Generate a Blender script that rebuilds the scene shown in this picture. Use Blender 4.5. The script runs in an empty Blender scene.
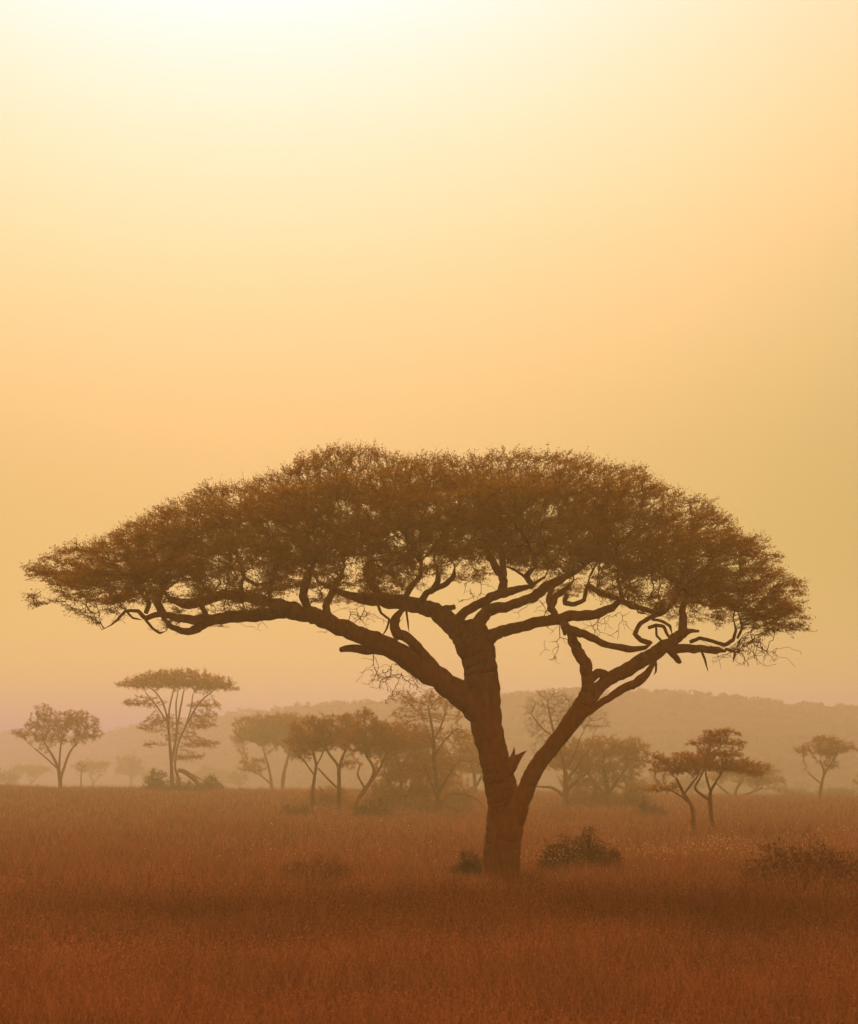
import bpy, math, random
import numpy as np
from mathutils import Vector, noise

rng = np.random.default_rng(11)
random.seed(7)
C = bpy.context.scene.collection
R = math.radians

# ------------------------------------------------------------------ camera geometry
F = 3077.0            # focal length in pixels of the 858x1024 frame
CAMH = 2.65
PITCH = math.atan(264 / F)
cp, sp = math.cos(PITCH), math.sin(PITCH)

def at(px, py, Y):
    """world point at distance Y that the photograph shows at (px, py)"""
    xc, yc = (px - 429) / F, (512 - py) / F
    dx, dy, dz = xc, cp - yc * sp, sp + yc * cp
    t = Y / dy
    return np.array([dx * t, Y, CAMH + dz * t])

def mpp(Y):
    return Y / F

# ------------------------------------------------------------------ terrain
def sstep(a, b, x):
    t = np.clip((x - a) / (b - a), 0, 1)
    return t * t * (3 - 2 * t)

def ground_z(x, y):
    x = np.asarray(x, float); y = np.asarray(y, float)
    s = np.clip(x / 45.0, -1.3, 1.3)
    crest = 0.82 - 0.55 * s
    z = sstep(170, 300, y) * crest
    z = z - sstep(310, 520, y) * (crest + 1.6)
    z = z + 0.10 * np.sin(x * 0.11 + 1.3) * np.sin(y * 0.047) * sstep(60, 120, y) \
          + 0.05 * np.sin(x * 0.31 + y * 0.07)
    return z

# ------------------------------------------------------------------ helpers
def mesh_np(name, verts, faces, mat=None, smooth=False, attrs=None):
    verts = np.asarray(verts, np.float32); faces = np.asarray(faces, np.int32)
    me = bpy.data.meshes.new(name)
    k = faces.shape[1]
    me.vertices.add(len(verts)); me.vertices.foreach_set('co', verts.ravel())
    me.loops.add(faces.size); me.loops.foreach_set('vertex_index', faces.ravel())
    me.polygons.add(len(faces))
    me.polygons.foreach_set('loop_start', np.arange(0, faces.size, k, dtype=np.int32))
    me.polygons.foreach_set('loop_total', np.full(len(faces), k, np.int32))
    if smooth:
        me.polygons.foreach_set('use_smooth', np.ones(len(faces), bool))
    if attrs:
        for an, arr in attrs.items():
            a = me.attributes.new(an, 'FLOAT', 'POINT')
            a.data.foreach_set('value', np.asarray(arr, np.float32))
    me.update(calc_edges=True)
    if mat: me.materials.append(mat)
    return me

def link(name, me, parent=None, loc=None):
    o = bpy.data.objects.new(name, me); C.objects.link(o)
    if parent is not None: o.parent = parent
    if loc is not None: o.location = loc
    return o

def tag(o, label=None, cat=None, group=None, kind=None):
    if label: o['label'] = label
    if cat: o['category'] = cat
    if group: o['group'] = group
    if kind: o['kind'] = kind
    return o

def root(name, label, cat, loc, group=None):
    o = bpy.data.objects.new(name, None); C.objects.link(o)
    o.location = tuple(float(v) for v in loc); o.empty_display_size = 0.5
    return tag(o, label, cat, group)

class Tubes:
    """collects quads of tapered tubes"""
    def __init__(s): s.v = []; s.f = []; s.n = 0
    def tube(s, pts, rad, sides=6, rough=0.0, close=True, seed=0.0, furrow=0.0):
        pts = np.asarray(pts, float); rad = np.asarray(rad, float)
        n = len(pts)
        if n < 2: return
        tan = np.gradient(pts, axis=0)
        tan /= np.linalg.norm(tan, axis=1)[:, None] + 1e-9
        ref = np.array([0.31, 0.9, 0.1]); ref = ref - tan[0] * ref.dot(tan[0]); ref /= np.linalg.norm(ref) + 1e-9
        ang = np.arange(sides) / sides * 2 * math.pi
        for i in range(n):
            ref = ref - tan[i] * ref.dot(tan[i]); ref /= np.linalg.norm(ref) + 1e-9
            b = np.cross(tan[i], ref)
            rr = np.full(sides, rad[i])
            if rough:
                for k in range(sides):
                    q = pts[i] + rad[i] * (math.cos(ang[k]) * ref + math.sin(ang[k]) * b)
                    w = noise.noise(Vector((q[0] * 2.2 + seed, q[1] * 2.2, q[2] * 1.1))) * 0.7 \
                        + noise.noise(Vector((q[0] * 7 + seed, q[1] * 7, q[2] * 2.0))) * 0.3
                    rr[k] *= 1 + rough * w + furrow * (abs(noise.noise(Vector((math.cos(ang[k]) * 3.2 + seed, math.sin(ang[k]) * 3.2, i * .11)))) * 2 - .5)
            ring = pts[i] + rr[:, None] * (np.cos(ang)[:, None] * ref + np.sin(ang)[:, None] * b)
            s.v.append(ring)
        o = s.n
        for i in range(n - 1):
            a = o + i * sides + np.arange(sides); bb = o + i * sides + (np.arange(sides) + 1) % sides
            s.f.append(np.stack([a, bb, bb + sides, a + sides], 1))
        s.n += n * sides
        if close and rad[-1] > 0.02:
            for base, c in ((o + (n - 1) * sides, pts[-1] + tan[-1] * rad[-1] * 0.4),):
                s.v.append(np.array([c])); ci = s.n; s.n += 1
                a = base + np.arange(sides); bb = base + (np.arange(sides) + 1) % sides
                s.f.append(np.stack([a, bb, np.full(sides, ci), np.full(sides, ci)], 1)[:, :4])
    def mesh(s, name, mat, origin=(0, 0, 0), smooth=True):
        v = np.concatenate(s.v) - np.asarray(origin)
        f = np.concatenate(s.f)
        # split degenerate quads (caps) from real ones by duplicating into ngons: keep as list
        deg = f[:, 2] == f[:, 3]
        if not deg.any():
            return mesh_np(name, v, f, mat, smooth)
        me = bpy.data.meshes.new(name)
        q, t = f[~deg], f[deg][:, :3]
        me.vertices.add(len(v)); me.vertices.foreach_set('co', v.astype(np.float32).ravel())
        idx = np.concatenate([q.ravel(), t.ravel()]).astype(np.int32)
        me.loops.add(len(idx)); me.loops.foreach_set('vertex_index', idx)
        tot = np.concatenate([np.full(len(q), 4), np.full(len(t), 3)]).astype(np.int32)
        me.polygons.add(len(tot))
        me.polygons.foreach_set('loop_start', np.concatenate([[0], np.cumsum(tot)[:-1]]).astype(np.int32))
        me.polygons.foreach_set('loop_total', tot)
        me.polygons.foreach_set('use_smooth', np.ones(len(tot), bool))
        me.update(calc_edges=True)
        if mat: me.materials.append(mat)
        return me

def spline(pts, per=6):
    """Catmull-Rom through rows of pts (any number of columns)"""
    P = np.asarray(pts, float)
    P = np.vstack([2 * P[0] - P[1], P, 2 * P[-1] - P[-2]])
    out = []
    for i in range(1, len(P) - 2):
        for t in np.arange(per) / per:
            a, b, c, d = P[i - 1], P[i], P[i + 1], P[i + 2]
            out.append(0.5 * (2 * b + (c - a) * t + (2 * a - 5 * b + 4 * c - d) * t * t + (3 * b - 3 * c + d - a) * t ** 3))
    out.append(P[-2])
    return np.array(out)

def wob(i, k, s):
    return noise.noise(Vector((i * 0.37 + k * 7.1, k * 3.3, s)))

def grow(seeds, A, step, kill, maxit=90, jitter=0.25, influence=1e9):
    """space colonisation. seeds: (n,3). returns nodes, parents (seeds have parent -1)"""
    nodes = np.array(seeds, float); par = -np.ones(len(nodes), int)
    A = np.array(A, float)
    def nearest(Aq, N, off):
        bi = np.zeros(len(Aq), int); bd = np.full(len(Aq), 1e18)
        for s0 in range(0, len(N), 512):
            d = ((Aq[:, None, :] - N[None, s0:s0 + 512, :]) ** 2).sum(2)
            m = d.argmin(1); dm = d[np.arange(len(Aq)), m]
            u = dm < bd; bd[u] = dm[u]; bi[u] = m[u] + s0 + off
        return bi, bd
    ni, nd = nearest(A, nodes, 0)
    grown = set()
    for it in range(maxit):
        live = nd > kill * kill
        A, ni, nd = A[live], ni[live], nd[live]
        if len(A) == 0: break
        act = nd < influence ** 2
        if not act.any(): break
        dirs = A[act] - nodes[ni[act]]; dirs /= np.linalg.norm(dirs, axis=1)[:, None] + 1e-9
        uq, inv = np.unique(ni[act], return_inverse=True)
        acc = np.zeros((len(uq), 3)); np.add.at(acc, inv, dirs)
        acc /= np.linalg.norm(acc, axis=1)[:, None] + 1e-9
        acc += rng.normal(0, jitter, acc.shape); acc /= np.linalg.norm(acc, axis=1)[:, None] + 1e-9
        new = nodes[uq] + acc * step
        off = len(nodes)
        nodes = np.vstack([nodes, new]); par = np.concatenate([par, uq])
        bi, bd = nearest(A, new, off)
        u = bd < nd; nd[u] = bd[u]; ni[u] = bi[u]
    return nodes, par

def chains(nodes, par, nseed, rtip, expo=2.4, seed_r=None):
    n = len(nodes); w = np.zeros(n); kids = [[] for _ in range(n)]
    for i in range(n - 1, nseed - 1, -1):
        if w[i] == 0: w[i] = rtip ** expo
        if par[i] >= nseed: w[par[i]] += w[i]
        kids[par[i]].append(i)
    r = w ** (1 / expo)
    ch = []
    stack = [(s, k) for s in range(nseed) for k in kids[s]]
    while stack:
        p, k = stack.pop()
        c = [p, k]
        while kids[k]:
            ks = sorted(kids[k], key=lambda j: -r[j])
            for j in ks[1:]: stack.append((k, j))
            k = ks[0]; c.append(k)
        ch.append(c)
    leaf = np.array([not kids[i] for i in range(n)]); leaf[:nseed] = False
    return ch, r, leaf

def unit(v):
    return v / (np.linalg.norm(v, axis=-1, keepdims=True) + 1e-9)

def twigs_and_leaves(P, D, ntw, tl, nl, lsize, flat=0.6, twr=0.006, spread=0.8):
    """P points, D outward directions -> twig prisms and leaf cards (vectorised)"""
    n = len(P) * ntw
    p = np.repeat(P, ntw, 0); d = np.repeat(D, ntw, 0)
    dv = rng.normal(0, spread, (n, 3)); dv[:, 2] *= flat
    d = unit(d + dv)
    L = rng.uniform(0.5, 1.2, n) * tl
    e = p + d * L[:, None]
    side = unit(np.cross(d, rng.normal(0, 1, (n, 3)))); side2 = np.cross(d, side)
    w = twr
    V = np.stack([p + side * w, p - side * w * .5 + side2 * w * .87, p - side * w * .5 - side2 * w * .87, e], 1).reshape(-1, 3)
    b = np.arange(n)[:, None] * 4
    T = np.concatenate([b + [0, 1, 3], b + [1, 2, 3], b + [2, 0, 3]], 0)
    m = n * nl
    t = rng.uniform(0.15, 1.05, m)
    c = np.repeat(p, nl, 0) + np.repeat(d * L[:, None], nl, 0) * t[:, None] + rng.normal(0, tl * 0.06, (m, 3))
    ld = unit(np.repeat(d, nl, 0) * .6 + rng.normal(0, .7, (m, 3)))
    ls = unit(np.cross(ld, rng.normal(0, 1, (m, 3))))
    a = lsize * rng.uniform(.6, 1.4, m)[:, None]; bw = a * 0.42
    LV = np.stack([c, c + ld * a * .5 + ls * bw * .5, c + ld * a, c + ld * a * .5 - ls * bw * .5], 1).reshape(-1, 3)
    LF = np.arange(m * 4).reshape(m, 4)
    lv = np.repeat(rng.uniform(0, 1, m), 4)
    return V, T, LV, LF, lv

# ------------------------------------------------------------------ materials
def new_mat(name):
    m = bpy.data.materials.new(name); m.use_nodes = True
    nt = m.node_tree; nt.nodes.clear()
    out = nt.nodes.new('ShaderNodeOutputMaterial')
    return m, nt, out

def ramp(nt, stops):
    r = nt.nodes.new('ShaderNodeValToRGB')
    el = r.color_ramp.elements
    while len(el) < len(stops): el.new(0.5)
    for e, (p, c) in zip(el, stops):
        e.position = p; e.color = (*c, 1)
    return r

def noise_node(nt, scale, detail=4, coord='Object', vec_scale=None):
    tc = nt.nodes.new('ShaderNodeTexCoord')
    n = nt.nodes.new('ShaderNodeTexNoise'); n.inputs['Scale'].default_value = scale; n.inputs['Detail'].default_value = detail
    src = tc.outputs[coord]
    if vec_scale:
        mp = nt.nodes.new('ShaderNodeMapping'); mp.inputs['Scale'].default_value = vec_scale
        nt.links.new(src, mp.inputs[0]); src = mp.outputs[0]
    nt.links.new(src, n.inputs['Vector'])
    return n

def bark_mat(name, c0, c1):
    m, nt, out = new_mat(name)
    n = noise_node(nt, 3.0, 8, vec_scale=(3, 3, 0.8))
    r = ramp(nt, [(0.3, c0), (0.7, c1)])
    nt.links.new(n.outputs[0], r.inputs[0])
    b = nt.nodes.new('ShaderNodeBsdfPrincipled'); b.inputs['Roughness'].default_value = 0.95
    b.inputs['Specular IOR Level'].default_value = 0.15
    nt.links.new(r.outputs[0], b.inputs['Base Color'])
    n2 = noise_node(nt, 9.0, 6, vec_scale=(2.5, 2.5, 0.5))
    bp = nt.nodes.new('ShaderNodeBump'); bp.inputs['Strength'].default_value = 1.0; bp.inputs['Distance'].default_value = 0.04
    nt.links.new(n2.outputs[0], bp.inputs['Height']); nt.links.new(bp.outputs[0], b.inputs['Normal'])
    nt.links.new(b.outputs[0], out.inputs[0])
    return m

def leaf_mat(name, c0, c1, trans=0.35, tcol=None, patch=0.0, patch_cols=None):
    m, nt, out = new_mat(name)
    a = nt.nodes.new('ShaderNodeAttribute'); a.attribute_name = 'v'
    r = ramp(nt, [(0.0, c0), (1.0, c1)])
    nt.links.new(a.outputs['Fac'], r.inputs[0])
    col = r.outputs[0]
    if patch:
        n = noise_node(nt, patch, 3)
        r2 = ramp(nt, patch_cols); nt.links.new(n.outputs[0], r2.inputs[0])
        mx = nt.nodes.new('ShaderNodeMix'); mx.data_type = 'RGBA'; mx.blend_type = 'MULTIPLY'
        mx.inputs['Factor'].default_value = 1.0
        nt.links.new(col, mx.inputs['A']); nt.links.new(r2.outputs[0], mx.inputs['B'])
        col = mx.outputs['Result']
    d = nt.nodes.new('ShaderNodeBsdfDiffuse'); t = nt.nodes.new('ShaderNodeBsdfTranslucent')
    mix = nt.nodes.new('ShaderNodeMixShader'); mix.inputs[0].default_value = trans
    nt.links.new(col, d.inputs[0]); nt.links.new(col, t.inputs[0])
    nt.links.new(d.outputs[0], mix.inputs[1]); nt.links.new(t.outputs[0], mix.inputs[2])
    nt.links.new(mix.outputs[0], out.inputs[0])
    return m

BARK = bark_mat('acacia_bark', (0.19, 0.068, 0.014), (0.26, 0.092, 0.019))
TWIG = bark_mat('dry_twig', (0.17, 0.060, 0.010), (0.25, 0.092, 0.018))
BARK_FAR = bark_mat('thorn_tree_bark', (0.15, 0.048, 0.010), (0.22, 0.075, 0.016))
LEAF = leaf_mat('acacia_leaf', (0.23, 0.108, 0.010), (0.33, 0.155, 0.014), 0.55)
LEAF_FAR = leaf_mat('thorn_tree_leaf', (0.27, 0.092, 0.008), (0.38, 0.145, 0.012), 0.5)
LEAF_DIST = leaf_mat('distant_leaf', (0.12, 0.045, 0.012), (0.17, 0.066, 0.016), 0.3)
LEAF_OLIVE = leaf_mat('green_thorn_leaf', (0.28, 0.115, 0.010), (0.38, 0.165, 0.016), 0.5)
SHRUB = leaf_mat('shrub_leaf', (0.10, 0.030, 0.010), (0.15, 0.048, 0.014), 0.25)
PC = [(0.34, (0.78, 0.78, 0.76)), (0.5, (0.92, 0.92, 0.90)), (0.66, (1.12, 1.12, 1.08))]
GRASS = leaf_mat('dry_red_grass', (0.115, 0.038, 0.015), (0.38, 0.140, 0.055), 0.42, patch=0.3, patch_cols=PC)
SEED = leaf_mat('pale_grass_seed', (0.55, 0.34, 0.15), (0.75, 0.5, 0.25), 0.5)

def ground_mat():
    m, nt, out = new_mat('red_savanna_soil')
    n = noise_node(nt, 0.15, 6)
    r = ramp(nt, [(0.3, (0.10, 0.035, 0.014)), (0.7, (0.17, 0.062, 0.024))])
    nt.links.new(n.outputs[0], r.inputs[0])
    b = nt.nodes.new('ShaderNodeBsdfDiffuse')
    nt.links.new(r.outputs[0], b.inputs[0])
    n2 = noise_node(nt, 6.0, 6)
    bp = nt.nodes.new('ShaderNodeBump'); bp.inputs['Strength'].default_value = 0.8; bp.inputs['Distance'].default_value = 0.1
    nt.links.new(n2.outputs[0], bp.inputs['Height']); nt.links.new(bp.outputs[0], b.inputs['Normal'])
    nt.links.new(b.outputs[0], out.inputs[0])
    return m
def hill_mat():
    m, nt, out = new_mat('scrub_covered_hill')
    n = noise_node(nt, 0.05, 8)
    r = ramp(nt, [(0.35, (0.05, 0.032, 0.014)), (0.65, (0.11, 0.07, 0.03))])
    nt.links.new(n.outputs[0], r.inputs[0])
    b = nt.nodes.new('ShaderNodeBsdfDiffuse'); nt.links.new(r.outputs[0], b.inputs[0])
    nt.links.new(b.outputs[0], out.inputs[0])
    return m

# ------------------------------------------------------------------ ground
def axis(segs):
    out = []
    for a, b, st in segs: out.append(np.arange(a, b, st))
    return np.concatenate(out + [np.array([segs[-1][1]])])
gx = axis([(-1500, -200, 50), (-200, -60, 7), (-60, 60, 1.5), (60, 200, 7), (200, 1500, 50)])
gy = axis([(-150, 0, 15), (0, 360, 1.5), (360, 600, 10), (600, 2450, 50)])
GX, GY = np.meshgrid(gx, gy)
GZ = ground_z(GX, GY)
nx, ny = len(gx), len(gy)
I = (np.arange(ny - 1)[:, None] * nx + np.arange(nx - 1)[None]).ravel()
g = link('ground', mesh_np('ground', np.stack([GX, GY, GZ], -1).reshape(-1, 3),
         np.stack([I, I + 1, I + nx + 1, I + nx], 1), ground_mat(), True))
tag(g, kind='structure')

# ------------------------------------------------------------------ hills (one long ridge)
ridge_px = np.array([(-4000, 742), (-600, 745), (-150, 738), (0, 733), (105, 734), (125, 728), (140, 725), (210, 717), (260, 712),
                     (300, 707), (340, 704), (400, 701), (470, 698), (530, 695), (600, 692), (645, 692), (700, 695),
                     (730, 697), (760, 702), (803, 705), (858, 709), (1000, 716), (1400, 730), (5000, 745)], float)
def ridge_Y(px): return 1080 + 720 * (1 - sstep(-50, 420, px))
HILLY = 1500
def ridge_point(px):
    py = np.interp(px, ridge_px[:, 0], ridge_px[:, 1])
    return at(px, py, float(ridge_Y(px)))
pxs = np.arange(-2600, 3400, 5.0)
rows = []
prof = [(-420, -1.6, 0), (-330, None, .10), (-230, None, .34), (-140, None, .60), (-70, None, .83), (-25, None, .955),
        (0, None, 1.0), (60, None, .98), (200, None, .8), (330, None, .5)]
for dy, z0, k in prof:
    row = []
    for px in pxs:
        p = ridge_point(px)
        z = -2.2 if z0 is not None else -1.6 + (p[2] + 1.6) * k
        x = p[0] * (p[1] + dy) / p[1] if dy < 0 else p[0]
        if 0 < k < 1:
            z += 2.2 * noise.noise(Vector((x * .012, dy * .02, 3))) + 0.8 * noise.noise(Vector((x * .05, dy * .06, 5)))
        else:
            z += (0.5 * noise.noise(Vector((x * .09, 1, 2))) if k == 1 else 0)
        row.append((x, p[1] + dy, z))
    rows.append(row)
HV = np.array(rows).reshape(-1, 3); nx = len(pxs)
I = (np.arange(len(prof) - 1)[:, None] * nx + np.arange(nx - 1)[None]).ravel()
hill = link('hills', mesh_np('hills', HV, np.stack([I, I + 1, I + nx + 1, I + nx], 1), hill_mat(), True))
tag(hill, kind='structure')

# scrub that nobody could count, on the hill face
def blob_leaves(n, c, r, size):
    p = rng.normal(0, 1, (n, 3)); p = unit(p) * rng.uniform(.3, 1, (n, 1)) ** .5 * r + c
    d = unit(rng.normal(0, 1, (n, 3))); s = unit(np.cross(d, rng.normal(0, 1, (n, 3))))
    a = size * rng.uniform(.6, 1.4, (n, 1))
    V = np.stack([p - d * a, p + s * a * .7, p + d * a, p - s * a * .7], 1).reshape(-1, 3)
    return V
vs = []
for k in range(1500):
    px = rng.uniform(-250, 1100); j = rng.uniform(0.1, 6)
    i0 = int(j); t = j - i0
    col = int((px + 2600) / 5)
    a = HV.reshape(len(prof), nx, 3)[i0, col]; b = HV.reshape(len(prof), nx, 3)[min(i0 + 1, 6), col]
    c = a * (1 - t) + b * t
    h = rng.uniform(0.6, 1.5)
    vs.append(blob_leaves(26, c + np.array([rng.uniform(-2, 2), 0, h * .6]), np.array([h * 1.5, h * 1.5, h * .8]), .55))
vs = np.concatenate(vs)
sc = link('hillside_scrub', mesh_np('hillside_scrub', vs, np.arange(len(vs)).reshape(-1, 4), SHRUB, attrs={'v': rng.uniform(0, 1, len(vs))}))
tag(sc, 'low thorn scrub covering the face of the distant hill', 'scrub', kind='stuff')

# ------------------------------------------------------------------ main tree
TY = 80.0
base = at(502, 880, TY); base[2] = float(ground_z(base[0], TY))
ROOT = root('acacia_tree', 'large umbrella thorn acacia with spreading flat crown and forked trunk in mid field', 'tree', base)
def L(pts, d0, d1, per=6, dmid=None, kink=.72):
    """pts (px,py,rpx) -> world xyz + radius; depth offset runs d0..d1"""
    P = np.array(pts, float); n = len(P)
    seg = np.concatenate([[0], np.cumsum(np.hypot(*(P[1:, :2] - P[:-1, :2]).T))]); t = seg / seg[-1]
    out = []
    for i in range(n):
        d = d0 + (d1 - d0) * t[i]
        if dmid is not None: d += (dmid) * math.sin(math.pi * t[i])
        q = at(P[i, 0], P[i, 1], TY + d)
        out.append([*q, P[i, 2] * mpp(TY + d)])
    out = np.array(out); a = spline(out, per)
    b = np.vstack([out[i] + (out[i + 1] - out[i]) * (k / per) for i in range(len(out) - 1) for k in range(per)] + [out[-1]])
    return (1 - kink) * a + kink * b

limb_defs = {}
limbs = []      # (kind, array)
def limb(pts, d0, d1, kind='limb', per=6, dmid=None):
    a = L(pts, d0, d1, per, dmid, 0 if kind in ('trunk', 'stem') else .72); limbs.append((kind, a)); return a

# trunk, two stems grown together at the foot
limb([(501, 892, 24), (501, 878, 20), (501, 866, 18), (501.5, 850, 17.5), (503, 830, 18), (505, 812, 17), (503, 797, 15.5), (499, 780, 15), (496, 765, 15), (493, 750, 14.5), (488, 733, 15),
      (485, 708, 15), (482, 680, 15.5), (479, 660, 16.5), (474, 643, 19.5), (468, 632, 17)], 0, 0.2, 'trunk', 8)
limb([(503, 885, 15), (506, 852, 14), (510, 828, 13), (518, 806, 10.5), (525, 792, 8.8), (532, 776, 8.2), (540, 762, 8.1), (551, 748, 8), (566, 729, 8.6),
      (579, 711, 9.4), (586, 700, 9), (588, 688, 7)], -0.25, -1.0, 'stem', 8)
# big left limb
limb([(486, 722, 13), (478, 710, 13), (464, 697, 12.5), (446, 684, 12), (424, 670, 11), (402, 655, 10.5), (380, 643, 9.5), (355, 633, 9), (335, 625, 8.5),
      (315, 616, 8.5), (296, 612, 8), (280, 612, 6.5), (255, 616, 6), (228, 617, 6), (208, 621, 5.5), (197, 628, 5), (189, 632, 4.5), (173, 628, 4.2), (165, 620, 3.8), (158, 610, 3.4), (153, 598, 3)], 0.1, -2.0)
limb([(212, 618, 4.5), (196, 620, 5), (178, 618, 4), (160, 614, 3.2), (145, 618, 2.6), (138, 611, 2), (126, 611, 1.6), (117, 620, 1.5), (111, 625, 1.2), (102, 630, .7)], -1.7, -2.4, 'branch')
limb([(300, 611, 6), (288, 606, 6), (270, 602, 5), (240, 596, 5.2), (222, 595, 5), (207, 600, 4.5), (195, 603, 5), (180, 603, 5), (168, 597, 4), (160, 582, 3)], 0.0, 1.0)
limb([(205, 613, 3), (199, 601, 3), (213, 595, 3)], -1.4, .8, 'branch')
limb([(165, 615, 3), (157, 603, 4), (163, 590, 3.5), (170, 575, 3)], -1.9, -1.2, 'branch')
limb([(146, 613, 2.4), (149, 603, 2.6), (142, 594, 2), (134, 584, 1.6)], -2.1, -2.6, 'branch')
limb([(146, 620, 1.6), (152, 628, 1.4), (160, 633, 1.3), (166, 631, .8)], -2.1, -2.3, 'branch', 5)
limb([(127, 612, 1.2), (133, 618, 1.0), (142, 620, .8)], -2.1, -2.3, 'branch', 5)
limb([(241, 596, 2.4), (241, 583, 2.2), (245, 578, 2), (256, 585, 1.8), (268, 583, 1.6), (277, 584, 1.2)], .5, .2, 'branch')
limb([(245, 578, 1.8), (241, 566, 1.4), (236, 556, 1)], .5, .6, 'branch')
limb([(310, 613, 4), (303, 596, 4.5), (308, 575, 4), (318, 555, 3)], -.3, -1.2, 'branch')
limb([(258, 612, 2.4), (266, 603, 2), (272, 590, 2)], -1.1, .3, 'branch')
limb([(330, 622, 4), (326, 606, 4), (334, 588, 3.5), (345, 566, 3)], -.4, 1.6, 'branch')
# second limb off the left one
limb([(440, 678, 6.5), (429, 662, 6), (420, 650, 5.5), (408, 638, 5.2), (396, 633, 5), (394, 622, 4.8), (399, 613, 4.6), (407, 606, 4.4)], -.2, -1.0)
limb([(394, 634, 2), (397, 643, 1.6), (397.5, 650, 1.2)], -.6, -.6, 'branch', 4)
limb([(388, 648, 6), (374, 650, 5.5), (360, 649, 4.5), (348, 648, 3.6), (340, 650, 2.6)], -.4, -.6, 'stub', 4)
limb([(376, 600, 1.8), (381, 613, 1.4), (389, 619, 1.2), (387, 628, 1.1), (381, 638, .9)], -.8, -1.0, 'branch', 5)
limb([(406, 606, 1.4), (407, 616, 1.0), (408, 624, .9), (409, 632, .6)], -.8, -1.0, 'branch', 5)
# top fork, left
limb([(474, 645, 14), (462, 633, 13), (450, 622, 10.5), (437, 612, 8.5), (420, 606, 8), (400, 602, 8), (380, 599, 7), (360, 598, 6), (340, 592, 5), (318, 582, 4)], .2, 1.8)
limb([(385, 600, 4.5), (372, 586, 4), (366, 570, 3.5), (372, 552, 3)], 1.1, 2.6, 'branch')
limb([(418, 606, 3.8), (426, 594, 3.6), (434, 589, 3.2), (438, 580, 3), (436, 566, 2.6)], .7, .2, 'branch')
limb([(434, 589, 3), (446, 584, 2.8), (453, 577, 2.4), (455, 566, 2)], .5, -.4, 'branch')
limb([(436, 612, 3), (446, 608, 3), (455, 607, 2.6)], .6, .4, 'stub', 4)
limb([(403, 600, 3), (411, 587, 3), (420, 576, 2.6), (422, 560, 2.2)], .9, -1.5, 'branch')
# top fork, middle
limb([(462, 640, 9), (456, 622, 6), (466, 611, 4.6), (480, 604, 4.6), (490, 598, 4.6), (500, 594, 4.6), (515, 590, 3.8), (530, 586, 3.4), (545, 577, 3)], .1, -1.6)
limb([(470, 638, 9), (480, 622, 7), (487, 610, 6.5), (502, 607, 5.4), (520, 603, 5), (535, 596, 5), (547, 587, 5), (560, 580, 4.6), (575, 572, 4), (592, 560, 3.4)], .1, 1.6)
limb([(500, 597, 5), (504, 584, 4.6), (503, 577, 4.2), (495, 567, 4), (489, 555, 3.6), (486, 542, 3)], -.6, -.2, 'branch')
limb([(503, 576, 4), (503, 562, 3.4), (500, 545, 3)], -.4, .8, 'branch')
limb([(529, 583, 1.6), (524, 576, 1.6), (515, 570, 1.4), (505, 566, 1.2)], -1.3, -.8, 'branch')
limb([(532, 586, 3), (527, 575, 2.6), (536, 566, 2.4)], -1.4, -2.2, 'branch')
# right-hand limb from the fork
limb([(478, 652, 9), (488, 638, 8), (500, 632, 6), (515, 628, 5.6), (535, 623, 5.6), (552, 620, 5.4), (575, 616, 5.4), (597, 614, 5), (612, 608, 4.6), (622, 598, 4.2), (618, 580, 3.6)], .3, -2.4)
limb([(556, 618, 3.6), (551, 608, 4), (556, 596, 3.4), (566, 589, 2.8), (574, 580, 2.4)], -1.1, -.3, 'branch')
limb([(567, 594, 2.4), (565, 603, 2.6), (575, 604, 2.4), (584, 600, 2.2), (586, 590, 2), (590, 576, 1.8)], -.6, -.6, 'branch', 5)
limb([(588, 585, 2.6), (600, 593, 2.8), (612, 597, 2.8), (622, 599, 2.4)], -1.2, -2.1, 'branch')
limb([(620, 600, 2.8), (632, 606, 3), (645, 609, 2.6), (655, 613, 2.2), (668, 611, 1.8)], -2.2, -3.0, 'branch')
limb([(552, 587, 3), (548, 600, 2.6), (553, 612, 2.6)], .6, -1.0, 'branch')
limb([(563, 620, 3), (564, 628, 2.6), (565, 635, 1.6)], -1.2, -1.2, 'stub', 4)
# right stem: fork up and hook
limb([(588, 694, 7), (587, 680, 6.2), (586, 665, 6.2), (578, 651, 6), (573, 641, 5), (570, 631, 4.5), (566, 622, 3)], -1.0, -1.3)
limb([(562, 619, 3.6), (566, 628, 4.6), (575, 632, 4.4), (584, 634, 4), (597, 641, 3.8), (612, 646, 3.4), (630, 649, 3.4), (645, 648, 3.4), (652, 642, 3)], -1.3, -1.5)
limb([(650, 643, 2.8), (641, 640, 2.6), (635, 634, 2.4), (640, 624, 2.2), (651, 617, 2.4), (664, 613, 2.2), (674, 603, 1.8)], -1.5, -1.9, 'branch')
limb([(648, 628, 2), (656, 625, 1.8), (664, 627, 1.8), (668, 636, 1.6), (673, 640, 1.4)], -1.6, -1.4, 'branch')
limb([(652, 619, 1.4), (662, 621, 1.6), (670, 626, 1.6), (672, 634, 1.2)], -1.9, -1.8, 'branch')
limb([(656, 627, 1.2), (657, 636, 1.4), (664, 643, 1.2)], -1.6, -1.5, 'branch', 5)
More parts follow.
